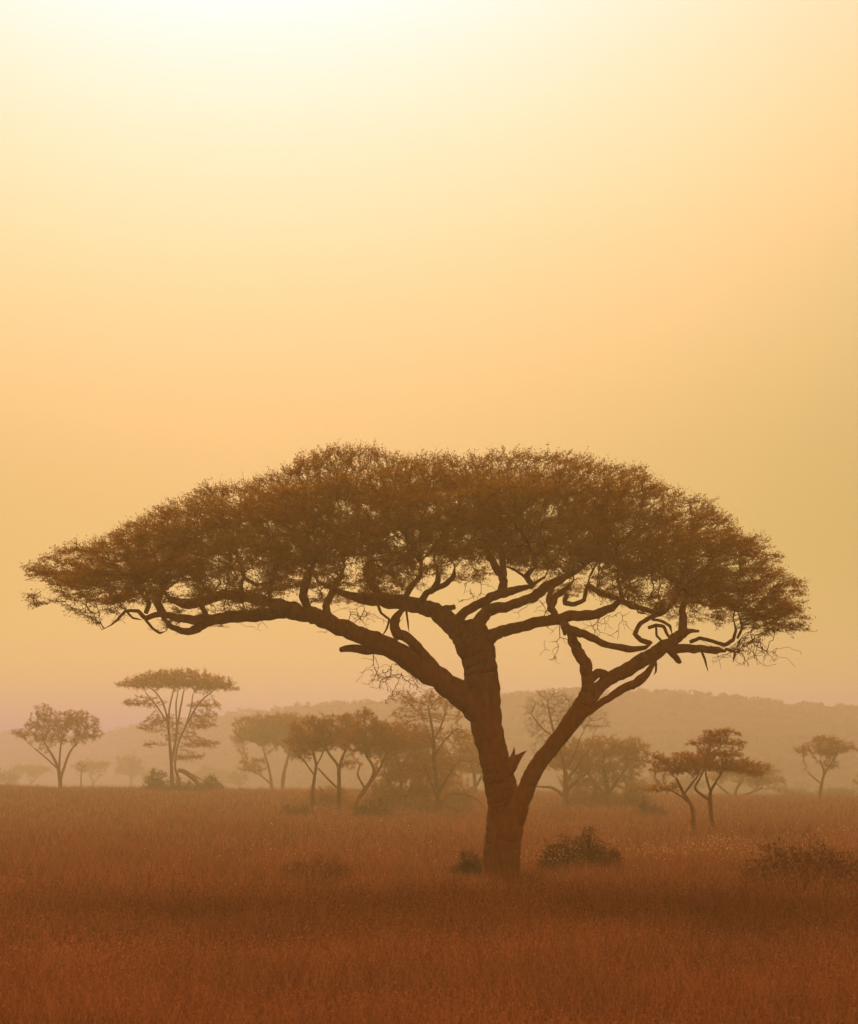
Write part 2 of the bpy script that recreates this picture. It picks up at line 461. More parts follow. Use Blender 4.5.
# right stem: main run to the right
limb([(583, 706, 8), (594, 692, 6.8), (608, 680, 6.6), (624, 671, 7.2), (640, 662, 7.8), (655, 654, 7), (670, 643, 6.6), (680, 635, 6.2), (690, 631, 4.4), (699, 631, 3.4)], -.9, -.4)
limb([(588, 682, 4), (598, 673, 4.5), (610, 676, 5)], -1.0, -.8, 'limb')
limb([(580, 716, 5), (596, 706, 3.8), (610, 697, 3.8), (625, 688, 4.2), (637, 683, 4.4), (647, 674, 5), (654, 662, 6)], -1.1, -1.0)
limb([(645, 664, 3), (644, 656, 3.4), (640, 655, 2.6)], -.8, -.8, 'stub', 4)
limb([(667, 646, 5), (672, 654, 3.4), (678, 660, 3), (680, 663, 2)], -.6, -.6, 'stub', 4)
limb([(674, 648, 5), (688, 648, 4.4), (705, 649, 4), (718, 650, 3.6), (726, 651, 3)], -.5, -.8)
limb([(682, 636, 4.5), (683, 622, 4), (682, 610, 3.4), (688, 594, 3)], -.4, .3)
limb([(690, 642, 2), (700, 638, 2), (712, 641, 2), (724, 645, 2.2), (733, 640, 2), (736, 630, 1.8), (733, 618, 1.4)], -.7, -1.4, 'branch')
limb([(699, 645, 1.6), (702, 651, 1.4), (705, 660, 1.3), (708, 671, 1.0)], -.6, -.6, 'branch', 5)
limb([(654, 654, 1.6), (656, 664, 1.3), (656, 671, 1.1), (654, 675, .7)], -.6, -.6, 'branch', 5)
limb([(726, 649, 1.6), (735, 652, 1.3), (733, 662, 1)], -.8, -1.2, 'branch')
limb([(738, 638, 1.5), (742, 628, 1.3), (738, 612, 1.2)], -1.4, -2, 'branch')
# torn snag at the fork
limb([(500, 778, 8), (509, 770, 7), (514, 762, 5.5), (518, 757, 3.5), (522, 754, 1.8), (526.5, 750.5, .3)], -.1, -.2, 'stub', 4)
limb([(508, 770, 6), (512, 760, 4), (513.5, 754, 2), (514.2, 747, .2)], -.1, -.1, 'stub', 4)

kinds = {'trunk': 14, 'stem': 12, 'limb': 10, 'branch': 7, 'stub': 9}
for nm in ('trunk', 'stem', 'limb', 'branch', 'stub'):
    for k, (kd, a) in enumerate([q for q in limbs if q[0] == nm]):
        tb = Tubes()
        if nm in ('limb', 'branch'):
            u = np.linspace(0, 1, len(a)); a = a.copy(); a[:, 3] *= 1 - .6 * sstep(.7, 1.0, u)
        pts = a[:, :3].copy()
        for i in range(len(pts)):       # small crookedness
            pts[i] += a[i, 3] * (0.12 if nm in ('trunk', 'stem') else 0.30) * np.array([wob(i, k, 1), wob(i, k, 5), wob(i, k, 9)])
        rad = a[:, 3] * np.array([1 + (.05 if nm in ('trunk', 'stem') else .13) * wob(i * 1.7, k, 21) for i in range(len(a))])
        tb.tube(pts, rad, 34 if nm in ('trunk', 'stem') else (20 if nm == 'limb' else kinds[nm]), rough=0.13, seed=k, furrow=.07 if nm in ('trunk', 'stem', 'limb') else 0)
        name = {'stem': 'trunk_stem', 'stub': 'broken_stub'}.get(nm, nm)
        link(name, tb.mesh(name, BARK, base), ROOT)

# crown envelope (top and underside outlines, in pixels at the trunk's distance)
top = np.array([(24, 573), (32, 562), (44, 552), (60, 547), (75, 541), (100, 539), (130, 523), (150, 513), (180, 506), (190, 490), (215, 483), (250, 479), (290, 469),
                (305, 456), (330, 449), (360, 447), (400, 453), (430, 453), (470, 456), (500, 456), (530, 451), (560, 450), (600, 460), (640, 468), (665, 483),
                (685, 491), (703, 496), (712, 510), (725, 523), (742, 540), (762, 556), (780, 566), (798, 580), (810, 602)], float)
bot = np.array([(24, 575), (45, 582), (60, 588), (75, 600), (100, 600), (130, 604), (160, 600), (200, 594), (240, 590), (300, 600), (330, 606), (380, 596), (405, 588),
                (425, 585), (450, 573), (480, 568), (510, 570), (540, 580), (560, 582), (580, 578), (600, 590), (640, 604), (670, 612), (700, 618), (740, 636),
                (765, 640), (790, 628), (802, 620), (810, 606)], float)
tp = lambda px: np.interp(px, top[:, 0], top[:, 1])
bt = lambda px: np.interp(px, bot[:, 0], bot[:, 1])
xc, xa = 418.0, 394.0
A = []
nz = lambda p, s, o: noise.noise(Vector((p[0] * s + o, p[1] * s, p[2] * s * 3.0)))
def crown_spot():
    while True:
        px = rng.uniform(35, 798)
        u = (px - xc) / xa
        w = 6.2 * max(0.0, 1 - abs(u) ** 2.3) ** 0.55 + 0.35
        if rng.uniform(0, 6.55) > w: continue
        sy = rng.uniform(-1, 1)
        zt, zb = tp(px), bt(px)
        th = min(106.0, (zb - zt) * .74)
        drop = max(0.0, zb - zt - th) * abs(sy) ** 2.0
        if sy < 0: drop += 3.2 * abs(sy) * w
        return px, sy * w, zt + drop, th
pads = []
for px in list(np.arange(54, 792, 21.0)):                # the rim of pads that makes the skyline
    e_ = min(1.0, .4 + min(px - 24, 812 - px) / 120); rv = rng.uniform(7, 12) * e_
    pads.append((px + rng.uniform(-5, 5), rng.uniform(-.8, .8), tp(px) + rv * .9 + rng.uniform(0, 4), rng.uniform(20, 36) * e_, rv))
for px in (320, 345, 368, 525, 550, 575, 205, 700): pads.append((px, rng.uniform(-.5, .5), tp(px) + 9, 20, 8))
for _ in range(9000):
    px, dy, z0, th = crown_spot()
    t = rng.uniform(0, 1)
    r_ = rng.uniform(28, 60) * min(1.0, .45 + min(px - 20, 815 - px) / 110)
    rv = rng.uniform(8, 14)
    t = (rv * .8 + t * max(th - rv * 1.2, 1)) / th
    py = z0 + 4 + th * t
    if any(abs(px - q[0]) < (.60 + .16 * t) * (r_ + q[3]) and abs(dy - q[1]) < .55 * (r_ + q[3]) * .026 and abs(py - q[2]) < .85 * (rv + q[4]) for q in pads): continue
    pads.append((px, dy, py, r_, rv))
print('crown pads', len(pads))
for (px, dy, py, r_, rv) in pads:
    n = int(r_ * r_ * rv * (.0054 if abs(dy) > .8 else .0085) + 8)
    for _ in range(n):
        v = unit(rng.normal(0, 1, 3)) * rng.uniform(0, 1) ** .36
        if v[2] < 0: v[2] *= .6
        x_ = px + v[0] * r_ * 1.08; y_ = py - v[2] * rv + .12 * abs(v[0]) ** 2 * rv
        if x_ < 39 or x_ > 797 or (abs(dy) < 3 and y_ > bt(x_) + (6 if x_ > 90 else -5)): continue
        fr_ = (y_ - tp(x_)) / max(bt(x_) - tp(x_), 1)
        if fr_ > .42 and noise.noise(Vector((x_ * .022, dy * .2, y_ * .05))) > .30 - .45 * (fr_ - .42): continue
        y_ = max(y_, tp(x_) + (8 if x_ < 285 or x_ > 640 else 4) + (3.2 * -dy if dy < 0 else 0))
        q = at(x_, y_, TY)
        A.append(np.array([q[0], TY + dy + v[1] * r_ * .026, q[2]]))
for _ in range(1000):                                   # loose growth between the pads
    px, dy, z0, th = crown_spot()
    q = at(px, z0 + 6 + th * rng.uniform(0, 1), TY); A.append(np.array([q[0], TY + dy, q[2]]))
print('attractors', len(A))
A = np.array(A)
seeds = []
for kd, a in limbs:
    if kd in ('trunk', 'stub'): continue
    m = len(a)
    lo = {'stem': m, 'limb': int(m * .35), 'branch': int(m * .35)}[kd]
    for i in range(lo, m): seeds.append(a[i, :3])
seeds = np.array(seeds)
seeds = seeds[seeds[:, 2] > at(429, 665, TY)[2]]
nodes, par = grow(seeds, A, 0.17, 0.24, 110, 0.28)
ch, rr, leaf = chains(nodes, par, len(seeds), 0.0062, 2.5)
tb = Tubes(); 
for c in ch:
    r_ = rr[c].copy(); r_[0] = r_[1] * 1.05; r_ = np.minimum(r_, 0.06)
    r_[-1] *= .5
    big = r_[0] > .03
    pts = nodes[c]
    tb.tube(pts, r_, 6 if big else (4 if r_[0] > .015 else 3), close=False)
link('twigs', tb.mesh('twigs', TWIG, base), ROOT)
fine = np.where((rr < 0.026) & (np.arange(len(nodes)) >= len(seeds)))[0]
Dn = unit(nodes[fine] - nodes[par[fine]])
out = nodes[fine] - np.array([at(xc, 620, TY)[0], TY, at(xc, 640, TY)[2]])
out[:, 2] *= 1.2
Dn = unit(Dn * .7 + unit(out) * 1.1); Dn[:, 2] *= .6; Dn = unit(Dn)
V, T, LV, LF, lv = twigs_and_leaves(nodes[fine], Dn, 4, 0.34, 10, 0.050, 0.35, 0.0055, 0.55)
link('fine_twigs', mesh_np('fine_twigs', V - base, T, TWIG), ROOT)
cr = link('crown', mesh_np('crown', LV - base, LF, LEAF, attrs={'v': lv}), ROOT)

# bare hanging twigs below the crown
def bare_spray(px, py, d, n, spread, down, ln, seedpts=1):
    p0 = at(px, py, TY + d)
    hb = Tubes()
    At = p0 + np.stack([rng.normal(0, spread, n), rng.normal(0, spread, n), -rng.uniform(0, down, n)], 1)
    nd, pr = grow(np.array([p0]), At, ln, ln * 1.4, 60, .3)
    ch, r_, lf = chains(nd, pr, 1, .0055, 2.6)
    for c in ch: hb.tube(nd[c], np.minimum(np.maximum(r_[c], .0055), .02), 3, close=False)
    if hb.v: link('hanging_twig', hb.mesh('hanging_twig', TWIG, base), ROOT)
for a in [(740, 640, -1.2, 40, .5, .75, .12), (760, 638, -1, 40, .45, .8, .12), (750, 632, -1.6, 30, .5, 1.0, .12), (560, 622, -1.2, 16, .3, 1.1, .14), (545, 640, -1.2, 5, .2, .5, .14),
          (375, 652, -.4, 22, .35, .9, .12), (392, 664, -.4, 45, .45, .85, .1), (402, 672, -.4, 45, .4, .8, .1), (600, 618, -2.3, 22, .45, .6, .13), (620, 612, -2.4, 22, .4, .8, .13),
          (222, 621, -1.8, 24, .35, .3, .1), (262, 617, -1.2, 8, .15, .4, .12), (90, 596, -.5, 14, .3, .9, .15), (75, 598, .4, 10, .3, .6, .15), (118, 608, -.6, 10, .3, .6, .15),
          (350, 610, 0, 30, .5, .7, .12), (365, 606, .6, 30, .5, .7, .12), (480, 575, 0, 18, .4, .7, .12), (470, 588, 0, 10, .2, .5, .12), (165, 628, -2.2, 6, .3, .2, .15),
          (540, 600, -.6, 14, .3, .6, .12), (548, 604, -.6, 14, .2, .8, .12)]:
    bare_spray(*a)

# ------------------------------------------------------------------ background trees
def bg_tree(name, label, cat, Y, stems, blobs, lmat=None, n_leaf=4, size=None, group=None, ntw=4, tw=None, gaps=-0.15,
            tipr=None, deep=.8, extra=None, jit=.3, bark=None):
    m = mpp(Y); lmat = lmat or LEAF_FAR; bark = bark or BARK_FAR
    bx = stems[0][0][0]
    b0 = at(bx, 780, Y); b0[2] = float(ground_z(b0[0], Y)) - 0.03
    rt = root(name, label, cat, b0, group)
    seeds = []; ti = Tubes(); nst = []
    dts = {}
    for k, st in enumerate(stems):
        P = np.array(st, float)
        d1 = rng.uniform(-1, 1) * m * 22 * min(1, len(st) / 4)
        if k == 0: d1 *= .3
        q = []
        for i, (x, y, r) in enumerate(P):
            tt = i / (len(P) - 1)
            w = at(x, y, Y + d1 * tt)
            if i == 0 and (k == 0 or abs(y - stems[0][0][1]) < 3): w[2] = min(w[2], float(ground_z(w[0], w[1])) - .15)
            q.append([*w, r * .78 * mpp(Y)])
        q = spline(q, 5)
        seeds.append(q[len(q) // 3 if len(q) > 6 else 0:, :3])
        t1 = Tubes(); t1.tube(q[:, :3] + m * .25 * np.array([[wob(i, k, 2), wob(i, k, 4), 0] for i in range(len(q))]), q[:, 3], 8, rough=.25, seed=k)
        link('trunk' if k == 0 or abs(P[0, 1] - stems[0][0][1]) < 3 else 'branch', t1.mesh('trunk' if k == 0 else 'branch', bark, b0), rt)
    seeds = np.concatenate(seeds)
    A = []
    for (cx, cy, rx, ry, n) in blobs:
        k = 0; tr = 0
        while k < n and tr < n * 12:
            tr += 1
            v = rng.normal(0, 1, 3); v /= np.linalg.norm(v); v *= rng.uniform(0, 1) ** .4
            if v[2] < -.35: v[2] *= .55      # flatter underside
            p = at(cx + v[0] * rx, cy - v[2] * ry, Y); p[1] += v[1] * rx * deep * m
            if noise.noise(Vector((p[0] / (m * 14), p[1] / (m * 14), p[2] / (m * 7) + bx))) < gaps: continue
            A.append(p); k += 1
    A = np.array(A)
    step = m * 2.6
    nd, pr = grow(seeds, A, step, step * 1.3, 70, jit)
    ch, r_, lf = chains(nd, pr, len(seeds), tipr or m * .11, 2.6)
    tb = Tubes()
    for c in ch:
        q = r_[c].copy(); q[0] = q[1]; q = np.minimum(q, m * .7)
        tb.tube(nd[c], q, 4 if q[0] > m * .5 else 3, close=False)
    if n_leaf == 0:
        link('twigs', tb.mesh('twigs', TWIG, b0), rt)
    else:
        link('branches', tb.mesh('branches', bark, b0), rt)
    fi = np.where((r_ < m * .6) & (np.arange(len(nd)) >= len(seeds)))[0]
    if len(fi) == 0: return rt
    Dn = unit(nd[fi] - nd[pr[fi]])
    V, T, LV, LF, lv = twigs_and_leaves(nd[fi], Dn, ntw, tw or m * 4.0, int(max(n_leaf, 1) * 1.6), 1.15 * (size or m * 1.5), .45, m * .09, .75)
    link('fine_twigs', mesh_np('fine_twigs', V - b0, T, TWIG), rt)
    if n_leaf: link('crown', mesh_np('crown', LV - b0, LF, lmat, attrs={'v': lv}), rt)
    return rt

GB = 'thorn trees scattered across the plain'
# far left vase-shaped tree
bg_tree('thorn_tree', 'small hazy thorn tree with fan of thin stems at the far left edge', 'tree', 330,
        [[(60, 795, 3), (60, 780, 2.6), (58, 768, 2.2), (52, 755, 1.5), (44, 742, 1)], [(60, 782, 2), (64, 768, 1.8), (70, 752, 1.3), (78, 742, 1)],
         [(59, 772, 1.5), (60, 755, 1.3), (62, 735, 1)], [(57, 768, 1.2), (46, 758, 1), (34, 748, .8)]],
        [(50, 722, 22, 14, 260), (74, 724, 26, 14, 320), (30, 733, 18, 9, 160), (88, 735, 16, 10, 160), (60, 738, 30, 10, 160), (44, 712, 14, 9, 90)], n_leaf=4, size=.13)
bg_tree('sapling', 'tiny sapling right beside the thorn tree at the far left', 'tree', 345,
        [[(82, 793, 1), (81, 780, .8), (82, 768, .5)]], [(82, 769, 6, 7, 36)], size=.10)
# tall umbrella tree
bg_tree('umbrella_tree', 'tall umbrella tree with wide flat top and drooping side layers, left of the middle', 'tree', 330,
        [[(172, 796, 3.2), (172, 780, 2.8), (171, 760, 2.2), (169, 735, 1.8), (166, 712, 1.4), (158, 695, 1.0), (150, 688, .8)],
         [(171, 764, 2.0), (175, 745, 1.7), (178, 722, 1.4), (182, 700, 1.1), (184, 690, .8)],
         [(180, 796, 2.4), (179, 780, 2.0), (175, 766, 1.5), (178, 745, 1.4), (188, 722, 1.2), (200, 702, 1.0), (212, 692, .8)],
         [(169, 735, 1.3), (169, 712, 1.2), (173, 692, .9)], [(167, 722, 1.1), (158, 708, 1.0), (146, 693, .7)], [(177, 730, 1.1), (176, 706, 1), (178, 692, .7)], [(184, 730, .9), (190, 712, .9), (193, 694, .7)]],
        [(178, 682, 58, 9, 1000), (140, 685, 26, 5, 220), (215, 687, 26, 6, 260), (176, 675, 36, 6, 320), (135, 703, 14, 5, 110), (152, 704, 16, 4, 70),
         (205, 706, 18, 5, 90), (160, 722, 20, 7, 120), (203, 725, 16, 6, 90), (150, 728, 14, 3, 50), (202, 744, 20, 5, 90), (190, 757, 16, 4, 70), (150, 745, 10, 2.5, 25), (205, 716, 16, 5, 80), (178, 735, 20, 14, 70)],
        size=.12, gaps=-.3)
# rounded pale tree
bg_tree('rounded_tree', 'pale rounded tree with two trunks, left of the dark thicket', 'tree', 400,
        [[(272, 797, 2.4), (271, 780, 2), (268, 765, 1.6), (264, 752, 1.2)], [(282, 797, 3), (283, 780, 2.6), (286, 765, 2), (290, 750, 1.4)], [(272, 785, 1.4), (260, 775, 1), (250, 770, .8)]],
        [(275, 735, 42, 20, 800), (245, 736, 16, 9, 140), (285, 722, 30, 9, 240), (255, 722, 22, 8, 120), (252, 767, 14, 10, 140), (300, 745, 20, 20, 250)], size=.17, n_leaf=5, gaps=-.3)
# the three thicket trees with visible trunks
bg_tree('thicket_tree', 'slim straight-trunked tree at the left end of the thicket', 'tree', 215,
        [[(311, 818, 3), (312, 800, 2.4), (314, 780, 2.2), (316, 765, 1.8), (313, 752, 1.4)], [(314, 775, 1.2), (305, 762, 1), (298, 755, .8)], [(315, 768, 1.2), (322, 755, 1), (326, 745, .8)]],
        [(308, 738, 26, 20, 300), (312, 735, 22, 16, 330), (300, 755, 12, 10, 90), (320, 722, 14, 8, 120), (308, 748, 20, 8, 120)], size=.09)
bg_tree('thicket_tree', 'tree with a straight trunk forking like a Y, second in the thicket', 'tree', 218,
        [[(339, 816, 3.2), (339, 795, 2.8), (339, 778, 2.6), (338, 766, 2), (330, 755, 1.6), (324, 745, 1.2)], [(339, 770, 2.2), (343, 756, 1.8), (350, 742, 1.3)], [(337, 788, 1.6), (327, 778, 1.3), (318, 768, 1)]],
        [(334, 738, 34, 18, 320), (336, 730, 30, 14, 380), (325, 725, 16, 9, 130), (352, 730, 16, 10, 160), (338, 718, 16, 6, 100), (350, 765, 12, 8, 50)], size=.09)
bg_tree('thicket_tree', 'tree whose trunk leans to the right, third in the thicket', 'tree', 210,
        [[(352, 818, 3.2), (356, 804, 2.8), (363, 792, 2.8), (370, 782, 2.6), (374, 770, 2), (368, 758, 1.6), (364, 750, 1.2)], [(371, 781, 2.2), (380, 768, 1.8), (386, 755, 1.4)], [(365, 789, 1.5), (358, 775, 1.2), (360, 765, 1)]],
        [(372, 744, 36, 22, 420), (370, 738, 30, 18, 450), (362, 720, 16, 8, 150), (385, 740, 22, 16, 330), (366, 712, 8, 4, 40), (378, 728, 20, 8, 150)], size=.09)
bg_tree('thicket_bush', 'dense dark bushy tree filling the middle of the thicket', 'tree', 225,
        [[(402, 815, 2.6), (402, 795, 2.4), (400, 775, 2), (396, 755, 1.5)], [(404, 800, 2), (412, 785, 1.6), (420, 765, 1.2)], [(400, 800, 1.6), (390, 785, 1.3), (384, 770, 1)]],
        [(402, 742, 34, 22, 640), (412, 768, 40, 24, 760), (404, 790, 34, 14, 300), (425, 760, 26, 22, 260), (440, 780, 24, 16, 160)], size=.10, n_leaf=4, gaps=-.22)
bg_tree('airy_tree', 'tall airy tree with sparse upright branches, in front of the left limb of the acacia', 'tree', 212,
        [[(438, 818, 4), (438, 800, 3), (436, 780, 2.4), (434, 762, 2.4), (434, 742, 2), (431, 722, 1.6), (428, 706, 1)],
         [(436, 795, 2), (430, 780, 1.6), (424, 765, 1.2)], [(434, 740, 1.4), (441, 726, 1.2), (446, 712, .9)], [(438, 795, 2), (446, 780, 1.6), (455, 765, 1.1)], [(435, 755, 1.3), (445, 740, 1.1), (458, 728, .9)]],
        [(430, 700, 34, 10, 200), (412, 715, 22, 10, 140), (450, 735, 26, 12, 190), (452, 762, 30, 18, 280), (415, 740, 26, 18, 260), (430, 775, 30, 16, 200), (440, 715, 26, 12, 120), (402, 698, 14, 10, 90)], size=.09, n_leaf=2, gaps=-.1)
bg_tree('rounded_tree', 'faint rounded tree peeping out just left of the acacia trunk', 'tree', 300,
        [[(475, 805, 3.2), (475, 790, 2.6), (474, 775, 2), (470, 760, 1.5)], [(475, 788, 2), (482, 775, 1.5), (486, 760, 1.1)]],
        [(475, 755, 26, 14, 420), (465, 768, 22, 10, 200), (490, 765, 20, 14, 260), (470, 742, 20, 8, 100)], LEAF_OLIVE, size=.14)
bg_tree('bare_tree', 'wispy leafless tree rising behind the right stem of the acacia', 'tree', 235,
        [[(566, 806, 4.5), (566, 790, 3.6), (565, 770, 2.8), (560, 750, 2), (552, 725, 1.4), (548, 705, 1)],
         [(566, 792, 3), (575, 782, 2.4), (590, 770, 2)], [(564, 796, 2.6), (553, 788, 2), (543, 787, 1.4), (532, 786, 1)], [(565, 770, 1.6), (574, 755, 1.3), (580, 738, 1)],
         [(560, 748, 1.5), (566, 725, 1.2), (570, 705, .9)], [(558, 740, 1.3), (542, 728, 1), (532, 715, .8)], [(567, 780, 1.6), (578, 765, 1.3), (588, 750, 1)]],
        [(550, 708, 28, 20, 650), (568, 715, 28, 24, 600), (540, 728, 18, 18, 260), (592, 722, 20, 18, 260), (555, 748, 26, 18, 260)], n_leaf=0, gaps=-.4, tw=.42, ntw=4, tipr=.010)
bg_tree('green_tree', 'broad dense dome-shaped tree right of the acacia trunk', 'tree', 245,
        [[(607, 808, 4), (607, 796, 3.4), (606, 780, 2.6), (602, 765, 2)], [(606, 796, 2.6), (594, 782, 2), (586, 770, 1.6)], [(608, 794, 2.6), (618, 780, 2), (626, 768, 1.6)]],
        [(596, 760, 54, 25, 1000), (612, 750, 40, 16, 500), (580, 765, 24, 16, 260), (630, 755, 20, 16, 260), (622, 775, 24, 10, 180), (590, 782, 34, 12, 220), (630, 785, 26, 10, 160), (566, 760, 20, 20, 200)], LEAF_OLIVE, size=.11, n_leaf=3, gaps=-.16)
bg_tree('crooked_tree', 'smaller left tree of the crooked pair standing in the open grass', 'tree', 140,
        [[(692, 842, 4), (693, 828, 3), (693, 815, 2.8), (691, 805, 2.6), (685, 796, 2.4), (680, 786, 2), (676, 778, 1.6)], [(690, 804, 2), (684, 796, 1.6), (690, 786, 1.5), (698, 776, 1.1)], [(684, 798, 1.4), (672, 791, 1.2), (660, 788, .8)]],
        [(675, 768, 26, 10, 460), (656, 760, 14, 7, 130), (700, 765, 14, 8, 110), (662, 790, 18, 4, 70), (684, 758, 18, 5, 100)], size=.062, gaps=-.1)
bg_tree('crooked_tree', 'taller layered right tree of the crooked pair standing in the open grass', 'tree', 142,
        [[(717, 836, 3.4), (713, 826, 3), (711, 812, 2.8), (710, 800, 2.6), (711, 791, 2.2), (716, 782, 1.8), (722, 772, 1.3)], [(710, 800, 2.2), (702, 795, 1.7), (695, 788, 1.5), (700, 778, 1.2), (705, 768, 1)],
         [(710, 790, 1.6), (706, 775, 1.3), (706, 760, 1.1), (710, 748, .9)]],
        [(722, 734, 20, 5, 150), (705, 742, 22, 5, 150), (728, 743, 18, 5, 120), (715, 754, 30, 5, 170), (720, 766, 42, 8, 480), (748, 768, 22, 8, 180), (700, 760, 20, 6, 140), (757, 774, 12, 5, 60)], size=.062, gaps=-.05)
bg_tree('umbrella_tree', 'pale low umbrella tree on the horizon behind the crooked pair', 'tree', 330,
        [[(735, 808, 3), (735, 798, 2.6), (737, 788, 2), (744, 780, 1.4)], [(736, 798, 2), (750, 793, 1.5), (762, 788, 1.1)], [(735, 800, 2), (724, 790, 1.5), (716, 783, 1.1)]],
        [(748, 772, 34, 9, 460), (765, 780, 22, 6, 170), (780, 790, 12, 3, 50), (726, 776, 20, 7, 110)], LEAF_OLIVE, size=.14)
bg_tree('thorn_tree', 'neat single-stemmed thorn tree near the right edge on the skyline', 'tree', 290,
        [[(820, 808, 2.4), (820, 796, 2), (822, 782, 1.8), (824, 772, 1.4), (820, 760, 1)], [(823, 776, 1.4), (830, 765, 1.1), (836, 755, .9)], [(821, 784, 1), (812, 776, .8), (808, 772, .6)]],
        [(824, 750, 26, 9, 420), (804, 750, 12, 4, 60), (843, 748, 16, 6, 150), (828, 741, 18, 5, 130), (830, 765, 12, 6, 50)], size=.12)
bg_tree('edge_tree', 'tree half cut off by the right edge of the view', 'tree', 300,
        [[(872, 806, 3), (872, 794, 2.4), (870, 784, 1.6)], [(872, 796, 2), (880, 785, 1.4), (886, 778, 1)]],
        [(872, 780, 18, 13, 300), (885, 775, 16, 10, 160)], size=.12)
# hazy trees farther off
def far(px, py_top, wpx, hpx, Y, label, flat=False):
    gz = float(ground_z(at(px, 780, Y)[0], Y)); 
    yb = 776 + (CAMH - gz) * F / Y
    h = yb - py_top
    bg_tree('distant_tree', label, 'tree', Y,
            [[(px, yb, 2.4), (px + 1, yb - h * .35, 1.6), (px - 3, yb - h * .6, 1.1)], [(px + 1, yb - h * .3, 1.3), (px + wpx * .2, yb - h * .6, .9)]],
            [(px, py_top + hpx * .5, wpx * .5, hpx * .5, int(60 + wpx * hpx * .22)), (px - wpx * .15, py_top + hpx * .35, wpx * .3, hpx * .35, 50), (px + wpx * .2, py_top + hpx * .6, wpx * .3, hpx * .35, 50)],
            lmat=LEAF_DIST, size=mpp(Y) * 1.8, n_leaf=4, gaps=-.5 if not flat else -.3)
far(130, 756, 28, 24, 850, 'faint dome-topped distant tree dimly seen left of the tall umbrella tree')
far(30, 766, 44, 8, 900, 'faint flat-topped distant tree at the far left under the small thorn tree')
far(92, 763, 40, 6, 800, 'faint flat canopy just right of the small thorn tree stem')
far(213, 768, 36, 18, 850, 'faint low distant tree in the dust right of the tall umbrella tree')
far(238, 772, 22, 14, 720, 'smallest faint tree in the bright dust before the pale rounded tree')
far(8, 772, 22, 12, 700, 'faint low bushy tree at the extreme left edge')
far(152, 770, 24, 14, 900, 'faint low tree showing close to the left of the tall umbrella trunk')
far(800, 791, 34, 7, 430, 'low pale canopy just left of the neat thorn tree at right', True)
far(838, 789, 44, 8, 470, 'low pale flat canopy just right of the neat thorn tree at right', True)
far(690, 778, 30, 14, 520, 'pale far tree showing between the dome-shaped tree and the crooked pair')
far(655, 774, 30, 18, 600, 'pale far tree at the right foot of the dome-shaped tree')

# fallen leaning trunk and bushes at the umbrella tree
def shrub(name, label, cat, px, Y, w, h, n, mat=SHRUB, size=None, stems=6, gaps=-.3, group=None, py=None):
    m = mpp(Y)
    b0 = at(px, 800, Y); b0[2] = float(ground_z(b0[0], Y)) - .03
    rt = root(name, label, cat, b0, group)
    A = []
    while len(A) < n:
        v = unit(rng.normal(0, 1, 3)) * rng.uniform(0, 1) ** .4
        if v[2] < 0: v[2] = -v[2] * .6
        p = b0 + np.array([v[0] * w / 2, v[1] * w * .35, v[2] * h * (0.75 + .5 * noise.noise(Vector((v[0] * 3, v[1] * 2, px * .1)))) + .05])
        if noise.noise(Vector((p[0] / (w * .15), p[1] / (w * .15), p[2] / (h * .3)))) < gaps: continue
        A.append(p)
    sd = [b0 + np.array([rng.uniform(-.25, .25) * w, rng.uniform(-.15, .15) * w, 0]) for _ in range(stems)]
    st = max(w, h) * .035
    nd, pr = grow(sd, A, st, st * 1.3, 70, .35)
    ch, r_, lf = chains(nd, pr, len(sd), m * .18, 2.4)
    tb = Tubes()
    for c in ch: 
        q = np.minimum(r_[c], m * 1.3); q[0] = q[1]; tb.tube(nd[c], q, 3, close=False)
    link('stems', tb.mesh('stems', TWIG, b0), rt)
    fi = np.arange(len(sd), len(nd)); Dn = unit(nd[fi] - nd[pr[fi]]) + np.array([0, 0, .3])
    V, T, LV, LF, lv = twigs_and_leaves(nd[fi], Dn, 3, m * 4.5, 3, size or m * 1.5, .8, m * .12, .7)
    link('fine_twigs', mesh_np('fine_twigs', V - b0, T, TWIG), rt)
    link('foliage', mesh_np('foliage', LV - b0, LF, mat, attrs={'v': lv}), rt)
    return rt
shrub('bush', 'twiggy bush at the left foot of the tall umbrella tree', 'bush', 156, 318, 30 * mpp(318), 2.9, 150, gaps=-.1)
shrub('bush', 'twiggy bush at the right foot of the tall umbrella tree', 'bush', 212, 318, 24 * mpp(318), 2.7, 130, gaps=-.1)
shrub('bush', 'low spreading bush in front of the tall umbrella tree trunks', 'bush', 183, 300, 60 * mpp(300), 1.9, 340)
shrub('bush', 'dark rounded bush beside the foot of the acacia, on its right', 'bush', 581, 84, 90 * mpp(84), 1.35, 2800, gaps=-.5, size=.062)
shrub('bush', 'small low bush hugging the left foot of the acacia', 'bush', 468, 82, 42 * mpp(82), .8, 520)
shrub('bush', 'loose low bush in the open grass left of the acacia', 'bush', 316, 76, 82 * mpp(76), 1.0, 1000, gaps=-.1)
shrub('bush', 'wide sprawling dark bush at the right edge of the grass', 'bush', 808, 71, 150 * mpp(71), 1.35, 3800, gaps=-.3, size=.060)
shrub('bush', 'thin upright sapling bush sprouting from the wide dark bush', 'bush', 812, 75, 26 * mpp(75), 1.85, 190, stems=3, gaps=-.1)
shrub('bush', 'low scraggy bush between the dome-shaped tree and the crooked pair', 'bush', 648, 190, 40 * mpp(190), 1.3, 220)
shrub('bush', 'low bush under the leaning thicket tree', 'bush', 372, 185, 46 * mpp(185), 1.6, 260)
shrub('bush', 'low grassy bush near the left end of the thicket', 'bush', 296, 190, 40 * mpp(190), 1.2, 200)

